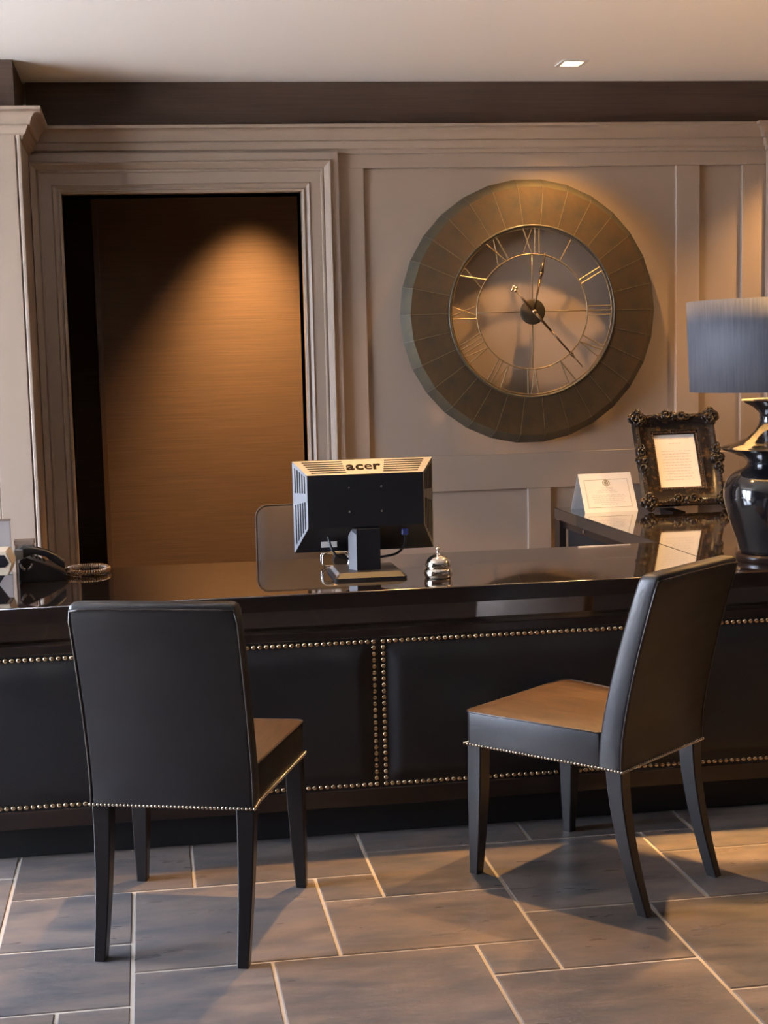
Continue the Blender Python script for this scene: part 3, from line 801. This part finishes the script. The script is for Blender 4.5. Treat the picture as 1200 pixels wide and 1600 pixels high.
for x0, x1, z0, z1 in ((-.104, .104, .158, .1595), (-.104, .104, .022, .0235), (-.104, -.1025, .022, .1595), (.1025, .104, .022, .1595)):
    box(bm, x0, x1, -.0006, 0, z0, z1)
obj('printed_border', bm, M['inkline'], lf)
bm = bmesh.new(); rowz = [(.120, -.03, .03), (.112, -.025, .025), (.104, -.045, .045), (.096, -.05, .05), (.082, -.075, .075), (.074, -.08, .08), (.064, -.078, .078), (.055, -.07, .07), (.046, -.075, .075), (.037, -.04, .04)]
obj('printed_text', text_rows(bm, rowz, 0, 0, -.0003, 4, .0016), M['ink'], lf, kind='stuff')
bm = bmesh.new()
for rr_, th_ in ((.0135, .0022), (.007, .002)):
    tube(bm, [(rr_ * 1.15 * math.cos(k * PI / 12), -.0004, .142 + rr_ * math.sin(k * PI / 12)) for k in range(24)], th_, 4, True)
box(bm, -.010, .002, -.0022, 0, .138, .147)
for v in bm.verts: v.co.y = max(-.0009, min(.0, v.co.y))
obj('crest', bm, M['inkline'], lf, label='small printed crest')

pfm = thing('picture_frame', 'ornate black and gilt standing frame holding a printed notice', 'picture frame', (2.392, 5.80, ZT + .014), math.radians(2))
FW, FH, LEAN = .198, .432, math.radians(21)
def fpart(nm, bm, mt, parent=None, **k):
    bm.transform(Matrix.Rotation(-LEAN, 4, 'X')); return obj(nm, bm, mt, parent or pfm, **k)
# moulded frame (profile swept round the opening)
ox, oz0, oz1 = .098, .092, .340
prof = [(0, 0), (0, .006), (.012, .010), (.016, .018), (.040, .014), (.062, .022), (.078, .036), (.092, .030), (.094, 0)]
path = [(-ox, oz0), (ox, oz0), (ox, oz1), (-ox, oz1)]
rings = []
for (x, z) in path:
    dx, dz = (1 if x > 0 else -1), (1 if z > .2 else -1)
    rings.append([(x + dx * o, -h - 0.0, z + dz * o * (.97 if dz > 0 else .95)) for o, h in prof])
bm = loft(bmesh.new(), rings + [rings[0]], cap=False); bmesh.ops.remove_doubles(bm, verts=bm.verts, dist=1e-5)
fm = fpart('frame_moulding', bm, M['frame'], smooth=True, angle=35)
fpart('backing_board', boxes((-ox - .09, ox + .09, 0, .012, oz0 - .08, oz1 + .08)), M['black'])
pp = fpart('printed_sheet', boxes((-ox + .001, ox - .001, -.003, 0, oz0, oz1)), M['paperwhite'])
bm = bmesh.new(); rows = [(.322, -.07, .07), (.298, -.03, .03)] + [(.262 - .0135 * k, -.07 + .012 * (k % 3 == 2), .07 - .01 * (k % 2)) for k in range(11)]
fpart('printed_text', text_rows(bm, rows, 0, 0, -.0032, 8, .0018), M['ink'], pp, kind='stuff')
bm = bmesh.new()
step = .0078
for s in (-1, 1):
    for k in range(int((oz1 - oz0 + .016) / step)):
        ellipsoid(bm, (s * (ox + .008), -.012, oz0 - .004 + k * step), (.006, .004, .0030), u=5, v=3)
for zz in (oz0 - .008, oz1 + .008):
    for k in range(int((2 * ox + .016) / step)): ellipsoid(bm, (-ox - .004 + k * step, -.012, zz), (.0030, .004, .006), u=5, v=3)
fpart('bead_border', bm, M['bead'], smooth=True, kind='stuff')
def scroll(bm, c, r0, turns, dirx, dirz, y, th):
    P = []
    for k in range(int(turns * 14) + 1):
        a = k / 14 * 2 * PI; r = r0 * (1 - .75 * k / (turns * 14))
        P.append((c[0] + dirx * r * math.cos(a), y - .008 * k / (turns * 14), c[1] + dirz * r * math.sin(a)))
    tube(bm, P, [th * (.6 + .6 * k / len(P)) for k in range(len(P))], 6)
rf = random.Random(11)
def ornament(cx, cz, w, hgt, corner):
    bm = bmesh.new(); w *= 1.1; hgt *= 1.1
    ellipsoid(bm, (cx, -.034, cz), (.014, .012, .014))
    for k in range(7):
        a = 2 * PI * k / 7 + rf.random(); ellipsoid(bm, (cx + .016 * math.cos(a), -.032, cz + .016 * math.sin(a)), (.009, .008, .006), Matrix.Rotation(-a, 3, 'Y'))
    for s in (-1, 1):
        scroll(bm, (cx + s * w * .55, cz + rf.uniform(-.004, .004)), .024, 1.3, s, 1, -.032, .0075)
        scroll(bm, (cx + s * w * .95, cz - .004), .018, 1.2, -s, -1, -.028, .0062)
        if corner or hgt > w:
            scroll(bm, (cx, cz + s * hgt * .6), .023, 1.3, 1, s, -.032, .0072); scroll(bm, (cx + .006, cz + s * hgt), .017, 1.1, -1, s, -.028, .006)
    for k in range(26):
        a = rf.uniform(0, 2 * PI); q = rf.uniform(.5, 1.1)
        ellipsoid(bm, (cx + w * q * math.cos(a), -.026, cz + hgt * q * .8 * math.sin(a)), (rf.uniform(.009, .018), .009, rf.uniform(.006, .011)), Matrix.Rotation(rf.uniform(0, PI), 3, 'Y'))
    return bm
xo, zt1, zb1 = ox + .078, oz1 + .074, oz0 - .070
for cx, cz, w, hgt, cr in ((-xo, zt1, .026, .026, 1), (xo, zt1, .026, .026, 1), (-xo, zb1, .026, .026, 1), (xo, zb1, .026, .026, 1),
                           (0, zt1 + .006, .060, .016, 0), (0, zb1 + .002, .060, .014, 0), (-xo - .002, .215, .014, .055, 1), (xo + .004, .215, .016, .055, 1)):
    fpart('ornament', ornament(cx, cz, w, hgt, cr), M['frame'], smooth=True)
bm = bmesh.new()
for x in [-.15 + .0125 * k for k in range(25)]:
    ellipsoid(bm, (x, -.030, zt1 + .006 + .006 * math.sin(x * 60)), (.009, .008, .008), u=6, v=4); ellipsoid(bm, (x, -.030, zb1 - .002 + .004 * math.sin(x * 70)), (.009, .008, .007), u=6, v=4)
for z in [.09 + .0125 * k for k in range(21)]:
    for s in (-1, 1): ellipsoid(bm, (s * (xo + .004 + .004 * math.sin(z * 60)), -.028, z), (.007, .008, .009), u=6, v=4)
fpart('carved_edge', bm, M['frame'], smooth=True, kind='stuff')
obj('easel_leg', prism(bmesh.new(), [(.05, .0), (.20, -.002), (.195, .010), (.135, .26), (.125, .26)], lambda y, z: (-.03, y, z), lambda y, z: (.03, y, z)), M['black'], pfm)

# ------------------------------------------------------------------ table lamp
lp = thing('table_lamp', 'table lamp with black ceramic urn base and grey drum shade', 'table lamp', (2.082, 4.305, ZT))
obj('foot', lathe(bmesh.new(), [(0, 0), (.112, 0), (.115, .004), (.115, .018), (.108, .024), (0, .024)], 48, cap=False), M['wood'], lp, smooth=True, angle=40)
obj('urn', lathe(bmesh.new(), [(.098, .024), (.101, .030), (.106, .046), (.118, .085), (.136, .135), (.150, .180), (.1565, .215), (.155, .245), (.143, .275), (.118, .298), (.088, .312), (.079, .322), (.078, .335)], 64), M['ceramic'], lp, smooth=True)
obj('collar', lathe(bmesh.new(), [(.078, .332), (.090, .345), (.125, .360), (.160, .372), (.166, .378), (.160, .384), (.125, .394), (.085, .410), (.058, .432), (.044, .455), (.040, .475), (.044, .495), (.062, .515), (.092, .530), (.101, .538), (.097, .543), (.03, .546), (0, .546)], 64, cap=False), M['ceramic'], lp, smooth=True, angle=60)
obj('stem', lathe(bmesh.new(), [(.012, .545), (.012, .62), (.018, .62), (.018, .66)], 16), M['brass'], lp, smooth=True, angle=40)
obj('bulb', lathe(bmesh.new(), [(0, .66), (.014, .66), (.018, .68), (.030, .71), (.030, .735), (.018, .755), (0, .762)], 20, cap=False), M['bulb'], lp, smooth=True)
bm = lathe(bmesh.new(), [(.268, .570), (.281, .868)], 72, cap=False)
sh = obj('shade', bm, M['shade'], lp, smooth=True)
md = sh.modifiers.new('thick', 'SOLIDIFY'); md.thickness = .003; md.offset = -1
bm = lathe(bmesh.new(), [(.2635, .571), (.2765, .867)], 72, cap=False)
obj('shade_lining', bm, M['shade_in'], sh, smooth=True)
for k in range(3):
    a = 2 * PI * k / 3; obj('shade_spoke', tube(bmesh.new(), [(.015 * math.cos(a), .015 * math.sin(a), .65), (.27 * math.cos(a), .27 * math.sin(a), .66)], .002, 6), M['brass'], lp)
l = bpy.data.lights.new('bulb_light', 'POINT'); l.energy = 9; l.color = WARM; l.shadow_soft_size = .03
lo = bpy.data.objects.new('bulb_light', l); link(lo, lp); lo.location = (0, 0, .79)
print('tiles', nt_, 'nails', nn)
